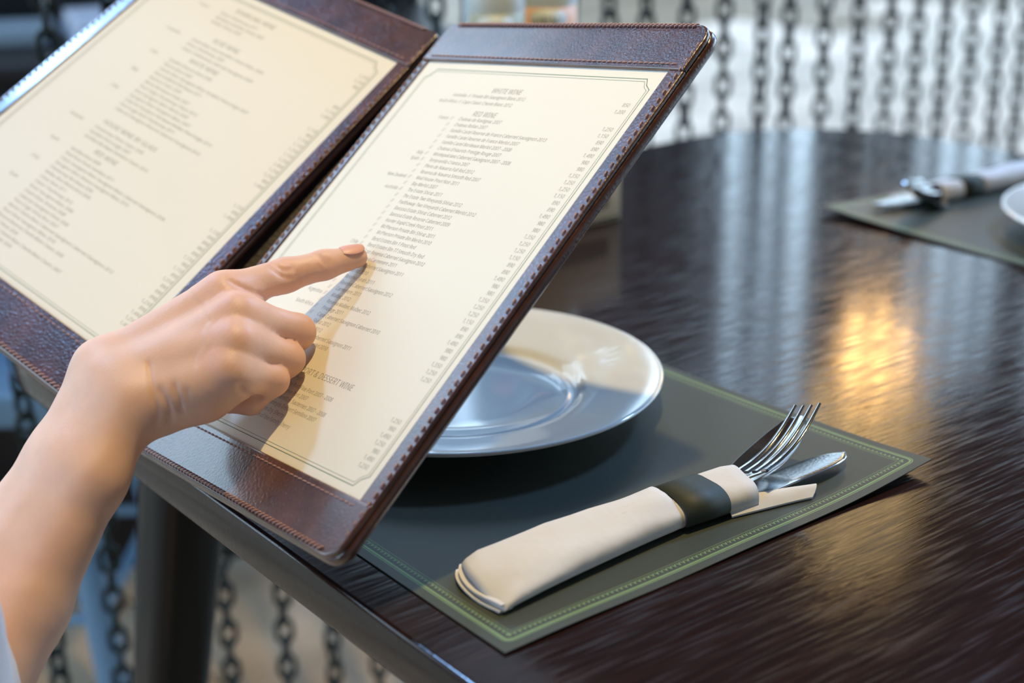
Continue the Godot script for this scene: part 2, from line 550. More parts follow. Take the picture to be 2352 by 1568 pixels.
func cutlery_set(turn: Transform3D, words: String) -> void:
	# in the frame of the near place: +x away from the sitter
	var tw := Vector3(0, 0.36, 0.93).normalized()     # the fork and spoon lie a little tilted in the roll
	var sd := func(_k): return tw
	# spoon
	var t := thing("spoon", "steel spoon lying under the fork in %s" % words, "spoon")
	t.transform = turn
	var n := 30
	var path := curve([Vector3(0.160, 0.7555, -0.0420), Vector3(0.176, 0.7568, -0.0425), Vector3(0.190, 0.7575, -0.0445), Vector3(0.208, 0.7600, -0.0480), Vector3(0.226, 0.7675, -0.0500), Vector3(0.2425, 0.7790, -0.0510)], n)
	var wd := []
	for k in n + 1:
		var f := float(k) / n
		var b := clampf((f - 0.27) / 0.73, 0.0, 1.0)
		wd.append(0.0042 + 0.0160 * pow(maxf(0.0, sin(PI * pow(b, 0.86))), 0.7) if b < 0.9 else 0.0120 * sqrt(maxf(0.004, 1.0 - pow((b - 0.84) / 0.16, 2.0))))
	obj("bowl", strip(path, wd, sd, 0.0007, 0.30, 24), M.steel, t)
	path = curve([Vector3(0.115, 0.7570, -0.0455), Vector3(0.13, 0.7568, -0.0445), Vector3(0.15, 0.7565, -0.0415), Vector3(0.163, 0.7557, -0.0420)], 12)
	obj("handle", strip(path, range(13).map(func(k): return lerpf(0.009, 0.0042, k / 12.0)), func(_k): return Vector3(0, 0.3, 1), 0.0011), M.steel, t)
	# fork
	t = thing("fork", "steel four-tined fork resting in the spoon in %s" % words, "fork")
	t.transform = turn
	var off := Vector3(-0.0012, 0.0040, 0.0)
	var root := [Vector3(0.160, 0.7570, -0.0390), Vector3(0.176, 0.7590, -0.0388), Vector3(0.187, 0.7598, -0.0390), Vector3(0.1955, 0.7608, -0.0400)]
	path = curve(root.map(func(p): return p + off), 14)
	obj("head", strip(path, range(15).map(func(k): return lerpf(0.0036, 0.0128, smoothstep(0.64, 1.0, k / 14.0))), sd, 0.0010, 0.10, 16), M.steel, t)
	for q in 4:
		var x := (q - 1.5) * 0.0068
		var lift := absf(q - 1.5) * 0.0007
		var pts := []
		for p in [Vector3(0.1930, 0.7604, -0.0397), Vector3(0.205, 0.7622, -0.0410), Vector3(0.219, 0.7668, -0.0427), Vector3(0.231, 0.7740, -0.0443), Vector3(0.2415, 0.7832, -0.0457)]:
			pts.append(p + off + tw * x * (1.0 - 0.12 * (p.x - 0.2) / 0.04) + Vector3(0, lift, 0))
		path = curve(pts, 16)
		obj("tine", strip(path, range(17).map(func(k): return lerpf(0.0027, 0.0011, pow(k / 16.0, 1.5))), sd, range(17).map(func(k): return lerpf(0.0011, 0.0006, k / 16.0)), 0.0, 10), M.steel, t)
	path = curve([Vector3(0.05, 0.7600, -0.046), Vector3(0.10, 0.7600, -0.044), Vector3(0.15, 0.7602, -0.040), Vector3(0.162, 0.7611, -0.0390)], 12)
	obj("handle", strip(path, range(13).map(func(k): return lerpf(0.009, 0.0036, k / 12.0)), func(_k): return Vector3(0, 0.3, 1), 0.0011), M.steel, t)
	# knife
	t = thing("table_knife", "steel table knife lying flat beside the fork in %s" % words, "knife")
	t.transform = turn
	path = curve([Vector3(0.176, 0.7555, -0.0375), Vector3(0.20, 0.7560, -0.0370), Vector3(0.23, 0.7570, -0.0355), Vector3(0.2590, 0.7585, -0.0335)], 24)
	wd = []
	for k in 25:
		var f := k / 24.0
		wd.append(0.0098 * sqrt(maxf(0.003, 1.0 - pow(maxf(0.0, (f - 0.60) / 0.40), 2.6))))
	obj("blade", strip(path, wd, func(_k): return Vector3(-0.06, 0.10, 1.0), 0.0009, 0.03, 14), M.steel, t)
	path = curve([Vector3(0.055, 0.7565, -0.042), Vector3(0.12, 0.7560, -0.0405), Vector3(0.17, 0.7556, -0.038), Vector3(0.182, 0.7556, -0.0373)], 12)
	obj("handle", strip(path, range(13).map(func(k): return lerpf(0.0075, 0.0055, k / 12.0)), func(_k): return Vector3(0, 0.3, 1), 0.0028), M.steel, t)

func napkin_set(turn: Transform3D, words: String, place: String) -> void:
	# [x, near z, far z, height]: the stations of the roll, flat below
	var t := thing("napkin", "white paper napkin folded into a cutlery pouch %s" % place, "napkin")
	t.transform = turn
	var base := 0.7515
	var ringat := func(x: float, zn: float, zf: float, h: float, skew: float, grow: float, wob: float) -> PackedVector3Array:
		var r := PackedVector3Array()
		var n := 36
		for k in n:
			var a := TAU * k / n
			var c := cos(a)
			var s := sin(a)
			var px := signf(c) * pow(absf(c), 0.62)
			var py := signf(s) * pow(absf(s), 0.78)
			var z := lerpf(zf, zn, 0.5 + 0.5 * px) + grow * px
			var y := base + (h * (0.35 + 0.65 * py) if s > 0 else h * 0.35 * (1.0 + py)) + grow * maxf(0.0, s)
			y -= 0.0022 * px * clampf(s, 0, 1)
			y += wob * clampf(s, 0, 1) * (0.0012 * sin(x * 160.0 + px * 3.0) + 0.0009 * sin(x * 67.0 - px * 5.0))
			r.append(Vector3(x + skew * (0.5 + 0.5 * px) + 0.009 * pow(0.5 - 0.5 * px, 4.0) * (1.0 - smoothstep(0.018, 0.045, x)), y, z))
		return r
	var rings := []
	var stations := [[0.0200, -0.0255, -0.0690, 0.0030], [0.0190, -0.0248, -0.0695, 0.0062], [0.0215, -0.0245, -0.0692, 0.0085], [0.030, -0.0250, -0.0680, 0.0118], [0.045, -0.0262, -0.0665, 0.0140], [0.070, -0.0280, -0.0640, 0.0152], [0.095, -0.0295, -0.0622, 0.0160], [0.118, -0.0305, -0.0605, 0.0168], [0.131, -0.0308, -0.0592, 0.0170], [0.1355, -0.0312, -0.0586, 0.0166], [0.138, -0.0325, -0.0570, 0.0150]]
	for s in stations:
		rings.append(ringat.call(s[0], s[1], s[2], s[3], 0.0, 0.0, 1.0))
	for k in range(stations.size() - 2, 2, -1):
		var s: Array = stations[k]
		rings.append(ringat.call(s[0], s[1] - 0.0008, s[2] + 0.0008, s[3] - 0.0008, 0.0, 0.0, 1.0))
	obj("pouch", loft(rings), M.napkin_paper, t)
	rings = []
	for s in [[0.130, -0.0320, -0.0575, 0.0148], [0.150, -0.0300, -0.0572, 0.0155], [0.165, -0.0280, -0.0565, 0.0160], [0.180, -0.0262, -0.0545, 0.0162], [0.1880, -0.0250, -0.0530, 0.0160], [0.1885, -0.0256, -0.0524, 0.0152], [0.180, -0.0275, -0.0530, 0.0146], [0.168, -0.0300, -0.0545, 0.0140]]:
		rings.append(ringat.call(s[0], s[1], s[2], s[3], -0.005 * smoothstep(0.165, 0.185, s[0]), 0.0, 0.4))
	obj("collar", loft(rings), M.napkin_paper, t)
	# folded layers showing at the closed end, and the tail that sticks out beneath the cutlery
	for q in 2:
		obj("folded_edge", sheet(func(u, v): return Vector3(lerpf(0.0172 + 0.0010 * q, 0.0245, u) - 0.001 * sin(v * PI) + 0.008 * pow(1.0 - v, 5.0), base + 0.0014 + 0.0026 * q + 0.0006 * sin(v * 7.0 + q), lerpf(-0.0705 + 0.0015 * q, -0.0262, v)), 4, 14, 0.0010), M.napkin_paper, t)
	obj("tail", sheet(func(u, v): return Vector3(lerpf(lerpf(0.172, 0.2225, v), lerpf(0.166, 0.2160, v), u) - 0.0035 * pow(v, 6.0) * pow(absf(u * 2.0 - 1.0), 2.0), base + 0.0008 + (0.0058 * (1.0 - v) + 0.0042 * v) * sin(PI * clampf(u * 0.86 + 0.12, 0.0, 1.0)) + 0.0010 * v, lerpf(lerpf(-0.0440, -0.0220, v), lerpf(-0.0272, -0.0152, v), u)), 12, 20, 0.0009), M.napkin_paper, t)
	# the dark paper band round the roll
	rings = []
	for s in [[0.1368, 0.0], [0.1368, 0.0006], [0.150, 0.0007], [0.1628, 0.0006], [0.1628, 0.0]]:
		var f: float = (s[0] - 0.130) / 0.05
		rings.append(ringat.call(s[0], lerpf(-0.0310, -0.0265, f), lerpf(-0.0585, -0.0555, f), lerpf(0.0158, 0.0163, f), 0.004 * f, s[1], 0.2))
	var b := obj("napkin_band", loft(rings, false, false), M.band_paper)
	b.transform = turn
	tag(b, "dark green paper band wrapped round %s" % words, "band")

func settings() -> void:
	var turn := Transform3D(Basis(Vector3.UP, PI), Vector3(0.935, 0, -0.39))
	var pr := mat("placemat_paper", Color.WHITE, 0.42)
	pr.metallic_specular = 0.55
	pr.albedo_texture = mat_print()
	var shape := func(u: float, v: float) -> Vector3:
		var x := u * 0.29
		var z := -0.39 + v * 0.39
		var c := maxf(0.0, u - 0.55) / 0.45 * maxf(0.0, v - 0.4) / 0.6
		var y := TOP + 0.0008 + 0.0062 * c * c + 0.0008 * maxf(0, v - 0.9) * 10 * (0.5 + 0.5 * sin(u * 14.0))
		return Vector3(x, y, z)
	var o := obj("placemat", sheet(shape, 32, 32, 0.0005), pr)
	tag(o, "dark green paper placemat with light green border, under the near plate and napkin", "placemat", "")
	o = obj("placemat", sheet(shape, 32, 32, 0.0005), pr)
	o.transform = turn
	tag(o, "dark green paper placemat on the far side of the table, upper right", "placemat", "")
	make_plate("round white dinner plate on the near placemat, half hidden by the menu", Vector3(0.1517, TOP + 0.001, -0.2400))
	make_plate("round white dinner plate on the far placemat at the right edge", Vector3(0.795, TOP + 0.001, -0.165))
	napkin_set(Transform3D.IDENTITY, "the near napkin roll", "on the near placemat before the plate")
	cutlery_set(Transform3D.IDENTITY, "the near napkin roll")
	napkin_set(turn, "the far napkin roll", "on the far placemat at the right edge")
	cutlery_set(turn, "the far napkin roll")

# ---------------------------------------------------------------- the menu
const PW := 0.2413
const PH := 0.3237

func quad_map(q: Array) -> Callable:
	return func(x: float, y: float, z: float) -> Vector3:
		var u := x / PW
		var v := y / PH
		var p: Vector2 = (q[0] * (1 - u) + q[1] * u) * (1 - v) + (q[3] * (1 - u) + q[2] * u) * v
		return Vector3(p.x, p.y, z)

func stitch_row(a: Vector2, b: Vector2, step: float, slant: float, z: float, q: Callable, out: Array, size := 1.0) -> void:
	var n := int(a.distance_to(b) / step)
	var d := (b - a).normalized()
	for k in n:
		var p := a.lerp(b, (k + 0.5) / n)
		var c: Vector3 = q.call(p.x, p.y, z)
		var e: Vector3 = q.call(p.x + d.x * 0.001, p.y + d.y * 0.001, z) - c
		var bs := Basis(Vector3(0, 0, 1), atan2(e.y, e.x) + slant)
		out.append(Transform3D(bs.scaled_local(Vector3(size, size, size)), c))

func text_line(list: Array, s: String, em: float, x: float, y: float, z: float, q: Callable, align := 0, slant := 0.12) -> void:
	var t := TextMesh.new()
	t.text = s
	t.font = M.font
	t.font_size = 24
	t.pixel_size = em / 24.0
	t.depth = 0.0
	t.curve_step = 4.0
	t.horizontal_alignment = [HORIZONTAL_ALIGNMENT_LEFT, HORIZONTAL_ALIGNMENT_CENTER, HORIZONTAL_ALIGNMENT_RIGHT][align]
	t.vertical_alignment = VERTICAL_ALIGNMENT_CENTER
	var c: Vector3 = q.call(x, y, z)
	var ex: Vector3 = (q.call(x + 0.01, y, z) - c) / 0.01
	var ey: Vector3 = (q.call(x, y + 0.01, z) - c) / 0.01
	list.append([t, Transform3D(Basis(ex, ey + ex * slant, Vector3(0, 0, 1)), c)])

func frame_lines(q: Callable, x0: float, y0: float, x1: float, y1: float, z: float) -> ArrayMesh:
	# two thin printed lines with notched corners
	var parts := []
	for e in [[0.0, 0.00045, 0.007], [0.0017, 0.00022, 0.006]]:
		var i: float = e[0]
		var n: float = e[2]
		var pts := [Vector2(x0 + i + n, y0 + i), Vector2(x1 - i - n, y0 + i), Vector2(x1 - i - n * 0.6, y0 + i + n * 0.6), Vector2(x1 - i, y0 + i + n), Vector2(x1 - i, y1 - i - n), Vector2(x1 - i - n * 0.6, y1 - i - n * 0.6), Vector2(x1 - i - n, y1 - i), Vector2(x0 + i + n, y1 - i), Vector2(x0 + i + n * 0.6, y1 - i - n * 0.6), Vector2(x0 + i, y1 - i - n), Vector2(x0 + i, y0 + i + n), Vector2(x0 + i + n * 0.6, y0 + i + n * 0.6)]
		for k in pts.size():
			var a: Vector2 = pts[k]
			var b: Vector2 = pts[(k + 1) % pts.size()]
			var d: Vector2 = (b - a).normalized() * e[1] / 2
			var s := Vector2(-d.y, d.x)
			a -= d; b += d
			var r0 := PackedVector3Array()
			var r1 := PackedVector3Array()
			for w in [[s, 0.0], [s, 0.00006], [-s, 0.00006], [-s, 0.0]]:
				r0.append(q.call(a.x + w[0].x, a.y + w[0].y, z + w[1]))
				r1.append(q.call(b.x + w[0].x, b.y + w[0].y, z + w[1]))
			parts.append(loft([r0, r1]))
	return merge(parts)

func menu() -> void:
	var f := SystemFont.new()
	f.font_names = PackedStringArray(["Droid Sans"])
	M["font"] = f
	var right := Transform3D(Basis(Vector3(-0.014726, 0.094235, 0.995441), Vector3(0.771091, 0.634861, -0.048693), Vector3(-0.636555, 0.766858, -0.082013)), Vector3(-0.038356, 0.757162, -0.310181))
	var left := Transform3D(Basis(Vector3(0.236120, -0.255302, 0.937586), Vector3(0.823669, 0.564522, -0.053714), Vector3(-0.515575, 0.784943, 0.343579)), Vector3(-0.106223, 0.830958, -0.545561))
	var qr := quad_map([Vector2(0.0025, -0.0001), Vector2(0.2445, -0.0007), Vector2(0.2372, 0.3257), Vector2(0.0072, 0.3223)])
	var ql := quad_map([Vector2(-0.0134, 0.0068), Vector2(0.2388, -0.0001), Vector2(0.2381, 0.3235), Vector2(0.0151, 0.3171)])
	var base := right.origin
	var t := thing("menu", "open brown leather menu folder with two cream pages, held over the table", "menu", base)
	var stitch := tube([Vector3(-0.0017, 0, -0.0003), Vector3(-0.0012, 0, 0.0003), Vector3(0.0012, 0, 0.0003), Vector3(0.0017, 0, -0.0003)], [0.0002, 0.00048, 0.00048, 0.0002], 6)
	for side in 2:
		var q := qr if side == 0 else ql
		var put := right if side == 0 else left
		put.origin -= base
		# corner radii BL, BR, TR, TL; the spine is on the left of the right panel and on the right of the left panel
		var big := 0.011
		var small := 0.003
		var rad := [small, big, big, small] if side == 0 else [big, small, small, big]
		var add := func(called, mesh, m, parent = t):
			var o := obj(called, mesh, m, parent)
			if parent == t: o.transform = put
			return o
		add.call("cover_board", plate_shape(PW, PH, rad, -0.0078, -0.0006, 0.0030, q, 8), M.leather)
		var lip := 0.0008
		var shift := func(ox, oy): return func(x, y, z): return q.call(x + ox, y + oy, z)
		# facing strips that hold the page
		var strip_low := plate_shape(PW - 2 * lip, 0.0300 if side == 0 else 0.0345, [rad[0], rad[1], 0.0006, 0.0006], -0.0012, 0.0020, 0.0012, shift.call(lip, lip), 8)
		add.call("bottom_strip", strip_low, M.leather)
		var strip_top := plate_shape(PW - 2 * lip, PH - 0.2925 - lip, [0.0006, 0.0006, rad[2], rad[3]], -0.0012, 0.0022, 0.0012, shift.call(lip, 0.2925), 8)
		add.call("top_strip", strip_top, M.leather)
		var wl := 0.0075 if side == 0 else 0.0125
		var wr := 0.0122 if side == 0 else 0.0115
		var lowy := 0.0300 if side == 0 else 0.0345
		add.call("side_band", plate_shape(wl - lip, 0.2925 - lowy, [0.0006, 0.0006, 0.0006, 0.0006], -0.0012, 0.0014, 0.0009, shift.call(lip, lowy), 4), M.leather)
		add.call("side_band", plate_shape(wr - lip, 0.2925 - lowy, [0.0006, 0.0006, 0.0006, 0.0006], -0.0012, 0.0014, 0.0009, shift.call(PW - wr, lowy), 4), M.leather)
		var pg: Node = add.call("page", plate_shape(PW - wl - wr - 0.0004, 0.2975 - lowy + 0.006, [0.0004, 0.0004, 0.0004, 0.0004], -0.0007, 0.0003, 0.0001, shift.call(wl + 0.0002, lowy - 0.005), 2), M.menu_paper)
		var x0 := 0.0255 if side == 0 else 0.0195
		var x1 := PW - (0.0195 if side == 0 else 0.0225)
		add.call("printed_border", frame_lines(q, wl + 0.0085 if side == 0 else wl + 0.006, lowy + 0.0055, x1 + (0.002 if side == 0 else 0.004), 0.2925 - 0.0058, 0.00032), M.green_ink, pg)
		var list := []
		if side == 0: right_page(list, q)
		else: left_page(list, q)
		var tx: MeshInstance3D = add.call("printed_text", merge(list), M.ink, pg)
		tx.set_meta("kind", "stuff")
		# stitching
		var st := []
		var i := 0.0034
		for row in [[Vector2(0.012, i), Vector2(PW - 0.012, i), 0.0034, 0.6, 0.0025, 1.2], [Vector2(0.012, PH - i + 0.001), Vector2(PW - 0.012, PH - i + 0.001), 0.0034, 0.6, 0.0027, 1.2],
				[Vector2(0.012, lowy - 0.003), Vector2(PW - 0.012, lowy - 0.003), 0.0042, 0.1, 0.0021, 0.9], [Vector2(0.008, 0.2957), Vector2(PW - 0.008, 0.2957), 0.0042, 0.1, 0.0023, 0.9],
				[Vector2(PW - i, 0.012), Vector2(PW - i, PH - 0.012), 0.0052, 0.12, 0.0017, 1.0], [Vector2(i, 0.012), Vector2(i, PH - 0.012), 0.0052, 0.12, 0.0017, 1.0]]:
			stitch_row(row[0], row[1], row[2], row[3], row[4], q, st, row[5])
		var sp := copies("stitching", stitch, M.thread, st, t)
		sp.transform = put
	# the spine: a soft strip of dark leather that dips between the two boards
	var rr := right
	rr.origin -= base
	var ll := left
	ll.origin -= base
	var rings := []
	for k in 25:
		var y := lerpf(0.002, PH - 0.002, k / 24.0)
		var a: Vector3 = ll * Vector3(ql.call(PW - 0.006, y, -0.0070))
		var b: Vector3 = rr * Vector3(qr.call(0.006, y, -0.0070))
		var nn := (ll.basis.z + rr.basis.z).normalized()
		var r := PackedVector3Array()
		for j in 13:
			var s := j / 12.0
			r.append(a.lerp(b, s) - nn * (0.009 * sin(PI * s)))
		for j in 13:
			var s := 1.0 - j / 12.0
			r.append(a.lerp(b, s) - nn * (0.009 * sin(PI * s) + 0.0016))
		rings.append(r)
	obj("spine", loft(rings), M.dark_leather, t)

func right_page(list: Array, q: Callable) -> void:
	var z := 0.00034
	text_line(list, "WHITE WINE", 0.0050, 0.1085, 0.2728, z, q, 1)
	text_line(list, "Australia  //  Private Bin Sauvignon Blanc 2012", 0.0034, 0.060, 0.2680, z, q)
	text_line(list, "South Africa  //  Cape Classic Chenin Blanc 2012", 0.0034, 0.050, 0.2632, z, q)
	text_line(list, "850", 0.0034, 0.218, 0.2690, z, q, 2)
	text_line(list, "1,200", 0.0034, 0.218, 0.2644, z, q, 2)
	text_line(list, "RED WINE", 0.0050, 0.1045, 0.2553, z, q, 1)
	var rows := ["France|Chateau de Rastignac 2007", "|Chateau Rollan 2007", "|Famille Castel Reserve de France Cabernet Sauvignon 2013", "|Famille Castel Reserve de France Merlot 2007", "|Famille Castel Bordeaux Merlot 2007 - 2008", "|Chateau d'Haurets Prestige Rouge 2007",
		"Italy|Montepulciano Cabernet Sauvignon 2007 - 2008", "Spain|Tempranillo Crianza 2007", "|Pleno de Navarra Full Red 2012", "|Reserva de Navarra Smooth Red 2007", "New Zealand|Mud House Pinot Noir 2011", "|Bay Merlot 2007", "Australia|The Estate Shiraz 2011",
		"|The Estate Two Vineyards Shiraz 2012", "|Padthaway Two Vineyards Cabernet Merlot 2012", "|Barossa Estate Shiraz Cabernet 2012", "|Barossa Estate Reserve Cabernet 2009", "|Hunter Rapid Creek Pinot 2011", "|McPherson Private Bin Shiraz 2011", "|McPherson Private Bin Merlot 2010", "|Bend Estates Bin 1 Pinot Red",
		"Chile|Bend Estates Bin 77 Smooth Dry Red", "|Gran Reserva Cabernet Sauvignon 2012", "|Reserva Carmenere 2011", "|Estate Cabernet Sauvignon 2011", "|Merlot 2010", "|Reserva Syrah 2011", "|Reserva Cabernet Sauvignon 2012", "|Carmenere 2011",
		"Argentina|Malbec 2012", "|Reserva Malbec Malbec 2012", "South Africa|Pinotage 2011", "|Cape Cabernet Sauvignon Cabernet 2010", "|Shiraz 2012", "USA|Red 2012", "|Creek Cabernet Sauvignon 2011", "|Cellars Merlot 2010"]
	for k in rows.size():
		var y := 0.2508 - 0.00436 * k
		var p: PackedStringArray = rows[k].split("|")
		var x := 0.0835 + 0.0003 * k
		if p[0]: text_line(list, p[0], 0.0034, x - 0.0105, y, z, q, 2)
		text_line(list, "//", 0.0034, x - 0.0085, y, z, q)
		text_line(list, p[1], 0.0034, x, y, z, q)
		text_line(list, ["1,250", "1,350", "980", "1,490", "890", "1,150"][(k * 5 + k / 3) % 6], 0.0034, 0.2185, y + 0.002, z, q, 2)
	text_line(list, "PORT & DESSERT WINE", 0.0050, 0.1415, 0.0790, z, q, 1)
	rows = ["Fine Ruby Port", "Estate Ruby Port Fine Port 2007 - 2008", "Tawny Reserve Port 2007", "Chateau Semillon Sauternes 2007 - 2008", "Sweet Botrytis Dessert Semillon 2007", "Medium Dry Sherry", "Cream of the Family Sherry"]
	for k in rows.size():
		var y := 0.0738 - 0.0043 * k
		text_line(list, rows[k], 0.0034, 0.1000, y, z, q)
		text_line(list, ["1,250", "980", "1,490"][k % 3], 0.0034, 0.2185, y - 0.002, z, q, 2)

func left_page(list: Array, q: Callable) -> void:
	var z := 0.00034
	var rng := RandomNumberGenerator.new()
	rng.seed = 4
	var names := ["Chardonnay", "Sauvignon Blanc", "Cabernet Sauvignon", "Merlot", "Reserva", "Pinot Grigio", "Brut", "Classic", "Estate", "Shiraz", "Rosé", "Chenin Blanc", "Bordeaux", "Malbec", "Semillon"]
	var heads := [[0.2780, "SPARKLING WINE", 3], [0.2500, "ROSÉ WINE", 3], [0.2287, "WHITE WINE", 12], [0.1603, "HOUSE WINE BY GLASS", 3], [0.1387, "RED WINE", 18]]
	for h in heads:
		text_line(list, h[1], 0.0050, 0.1085, h[0], z, q, 1)
		for k in h[2]:
			var y: float = h[0] - 0.0062 - 0.00455 * k
			var s := ""
			for j in rng.randi_range(2, 4): s += names[rng.randi() % names.size()] + " "
			text_line(list, s + str(2006 + rng.randi() % 7), 0.0034, 0.080, y, z, q)
			if k % 4 == 0: text_line(list, ["France", "Italy", "Spain", "Chile", "Australia"][rng.randi() % 5], 0.0034, 0.068, y, z, q, 2)
			text_line(list, ["1,250", "1,350", "980", "1,490", "890", "1,150"][rng.randi() % 6], 0.0034, 0.221, y + 0.001, z, q, 2)

# ---------------------------------------------------------------- the arm
func arm() -> void:
	var J := {"itip": Vector3(0.0684, 0.8650, -0.2155), "idip": Vector3(0.0506, 0.8634, -0.2189), "ipip": Vector3(0.0303, 0.8602, -0.2254), "imcp": Vector3(-0.0074, 0.8586, -0.2219), "mmcp": Vector3(-0.0104, 0.8528, -0.2020), "rmcp": Vector3(-0.0190, 0.8436, -0.1889), "pmcp": Vector3(-0.0283, 0.8337, -0.1821), "mpip": Vector3(0.0232, 0.8362, -0.2036), "rpip": Vector3(0.0109, 0.8271, -0.1938), "ppip": Vector3(-0.0024, 0.8213, -0.1863), "mdip": Vector3(0.0160, 0.8276, -0.2079), "mtip": Vector3(0.0045, 0.8252, -0.2259), "rdip": Vector3(0.0010, 0.8183, -0.1963), "rtip": Vector3(-0.0081, 0.8174, -0.2133), "pdip": Vector3(-0.0122, 0.8099, -0.1931), "ptip": Vector3(-0.0257, 0.8106, -0.2000), "wrist": Vector3(-0.0681, 0.8222, -0.2224), "wr": Vector3(-0.0684, 0.8274, -0.2385), "wu": Vector3(-0.0692, 0.8188, -0.2082), "hyp0": Vector3(-0.0548, 0.8143, -0.2031), "hyp1": Vector3(-0.0370, 0.8211, -0.1925), "hyp2": Vector3(-0.0227, 0.8265, -0.1893), "f1r": Vector3(-0.1001, 0.7928, -0.2282), "f1u": Vector3(-0.0963, 0.7906, -0.1973), "f2r": Vector3(-0.1503, 0.7418, -0.2259), "f2u": Vector3(-0.1395, 0.7397, -0.1896), "elb": Vector3(-0.2051, 0.6837, -0.1673), "tcmc": Vector3(-0.0442, 0.8189, -0.2468), "tmcp": Vector3(-0.0118, 0.8188, -0.2621), "tbase": Vector3(0.0060, 0.8200, -0.2560), "ttip": Vector3(0.0130, 0.8210, -0.2400), "sho": Vector3(-0.2490, 0.8940, -0.1370)}
	var nn := Vector3(-0.636555, 0.766858, -0.082013)      # away from the page
	# groups of bones: [from, to, radius, radius]; group 0 is the palm and the forearm
	var deep := func(p: Vector3, d: float) -> Vector3: return p - nn * d
	var groups := [
		[
			[J.wr, J.imcp, 0.0125, 0.0088], [J.wrist, J.mmcp, 0.0135, 0.0090], [J.wrist, J.rmcp, 0.0130, 0.0086], [J.wu, J.pmcp, 0.0125, 0.0082],
			[J.wrist + nn * 0.006, J.mmcp + nn * 0.0035, 0.0065, 0.0058], [J.wrist + nn * 0.006, J.rmcp + nn * 0.0030, 0.0065, 0.0055], [J.wr + nn * 0.003, J.imcp + nn * 0.0022, 0.0065, 0.0070],
			[deep.call(J.wr, 0.006), deep.call(J.imcp, 0.008), 0.012, 0.0085], [deep.call(J.wrist, 0.008), deep.call(J.mmcp, 0.010), 0.013, 0.0095], [deep.call(J.wu, 0.004), deep.call(J.pmcp, 0.006), 0.012, 0.0085],
			[J.hyp0, J.hyp1, 0.0125, 0.0118], [J.hyp1, J.hyp2, 0.0118, 0.0090], [J.wrist, J.tcmc, 0.013, 0.0125], [J.tcmc, deep.call(J.imcp, 0.012), 0.0120, 0.0090],
			[J.wr, J.f1r, 0.0152, 0.0150], [J.wu, J.f1u, 0.0150, 0.0145], [J.f1r, J.f2r, 0.0150, 0.0200], [J.f1u, J.f2u, 0.0145, 0.0190], [J.wrist, J.f1r.lerp(J.f1u, 0.5), 0.0160, 0.0170],
			[J.f1r.lerp(J.f1u, 0.5), J.f2r.lerp(J.f2u, 0.5), 0.0180, 0.0230], [J.f2r.lerp(J.f2u, 0.5), J.elb, 0.023, 0.034], [J.f2r, J.elb, 0.0205, 0.028], [J.f2u, J.elb, 0.0190, 0.028],
			[J.elb, J.sho, 0.038, 0.046],
		],
		[[J.imcp, J.ipip, 0.0100, 0.0090], [J.ipip, J.idip, 0.0088, 0.0076], [J.idip, J.itip, 0.0077, 0.0060]],
		[[J.mmcp, J.mpip, 0.0102, 0.0092], [J.mpip, J.mdip, 0.0088, 0.0076], [J.mdip, J.mtip, 0.0076, 0.0066]],
		[[J.rmcp, J.rpip, 0.0098, 0.0088], [J.rpip, J.rdip, 0.0084, 0.0072], [J.rdip, J.rtip, 0.0070, 0.0062]],
		[[J.pmcp, J.ppip, 0.0090, 0.0081], [J.ppip, J.pdip, 0.0078, 0.0066], [J.pdip, J.ptip, 0.0063, 0.0055]],
		[[J.tcmc, J.tmcp, 0.0125, 0.0098], [J.tmcp, J.tbase, 0.0092, 0.0084], [J.tbase, J.ttip, 0.0084, 0.0068]],
	]
	# creases: [from, to, radius] cut into the surface
	var ex: Vector3 = (J.itip - J.elb).normalized()
	var ez: Vector3 = (nn - ex * nn.dot(ex)).normalized()
	var frame := Basis(ex, ez.cross(ex), ez)
	var inv := frame.inverse()
	var lo := Vector3.ONE * 9.0
	var hi := -lo
	for g in groups:
		for b in g:
			for e in 2:
				b[e] = inv * b[e]
				lo = lo.min(b[e] - Vector3.ONE * (b[2 + e] + 0.006))
				hi = hi.max(b[e] + Vector3.ONE * (b[2 + e] + 0.006))
	var cell := 0.00145
	var nx := int((hi.x - lo.x) / cell) + 2
	var ny := int((hi.y - lo.y) / cell) + 2
	var nz := int((hi.z - lo.z) / cell) + 2
	var size := nx * ny * nz
	var all := PackedFloat32Array()
	all.resize(size)
	all.fill(0.02)
	var base := PackedFloat32Array()
	for gi in groups.size():
		var f := PackedFloat32Array()
		f.resize(size)
		f.fill(0.02)
		var far := f.duplicate()      # the middle and end bones of a finger do not melt into the palm
		var kk := 0.010 if gi == 0 else 0.0035
		for bi in groups[gi].size():
			var b: Array = groups[gi][bi]
			var into: PackedFloat32Array = far if gi > 0 and bi > 0 else f
			var a: Vector3 = b[0]
			var d: Vector3 = b[1] - a
			var dd := d.length_squared()
			var ra: float = b[2]
			var rb: float = b[3]
			var pad := 0.012
			var mn: Vector3 = ((a - Vector3.ONE * ra).min(b[1] - Vector3.ONE * rb) - Vector3.ONE * pad - lo) / cell
			var mx: Vector3 = ((a + Vector3.ONE * ra).max(b[1] + Vector3.ONE * rb) + Vector3.ONE * pad - lo) / cell
			for i in range(maxi(0, int(mn.x)), mini(nx, int(mx.x) + 1)):
				for j in range(maxi(0, int(mn.y)), mini(ny, int(mx.y) + 1)):
					var row := (i * ny + j) * nz
					for k in range(maxi(0, int(mn.z)), mini(nz, int(mx.z) + 1)):
						var p := lo + Vector3(i, j, k) * cell - a
						var t := clampf(p.dot(d) / dd, 0.0, 1.0)
						var v := (p - d * t).length() - ra - (rb - ra) * t
						if v < 0.014:
							var o := into[row + k]
							var h := maxf(kk - absf(o - v), 0.0) / kk
							into[row + k] = minf(o, v) - h * h * kk * 0.25
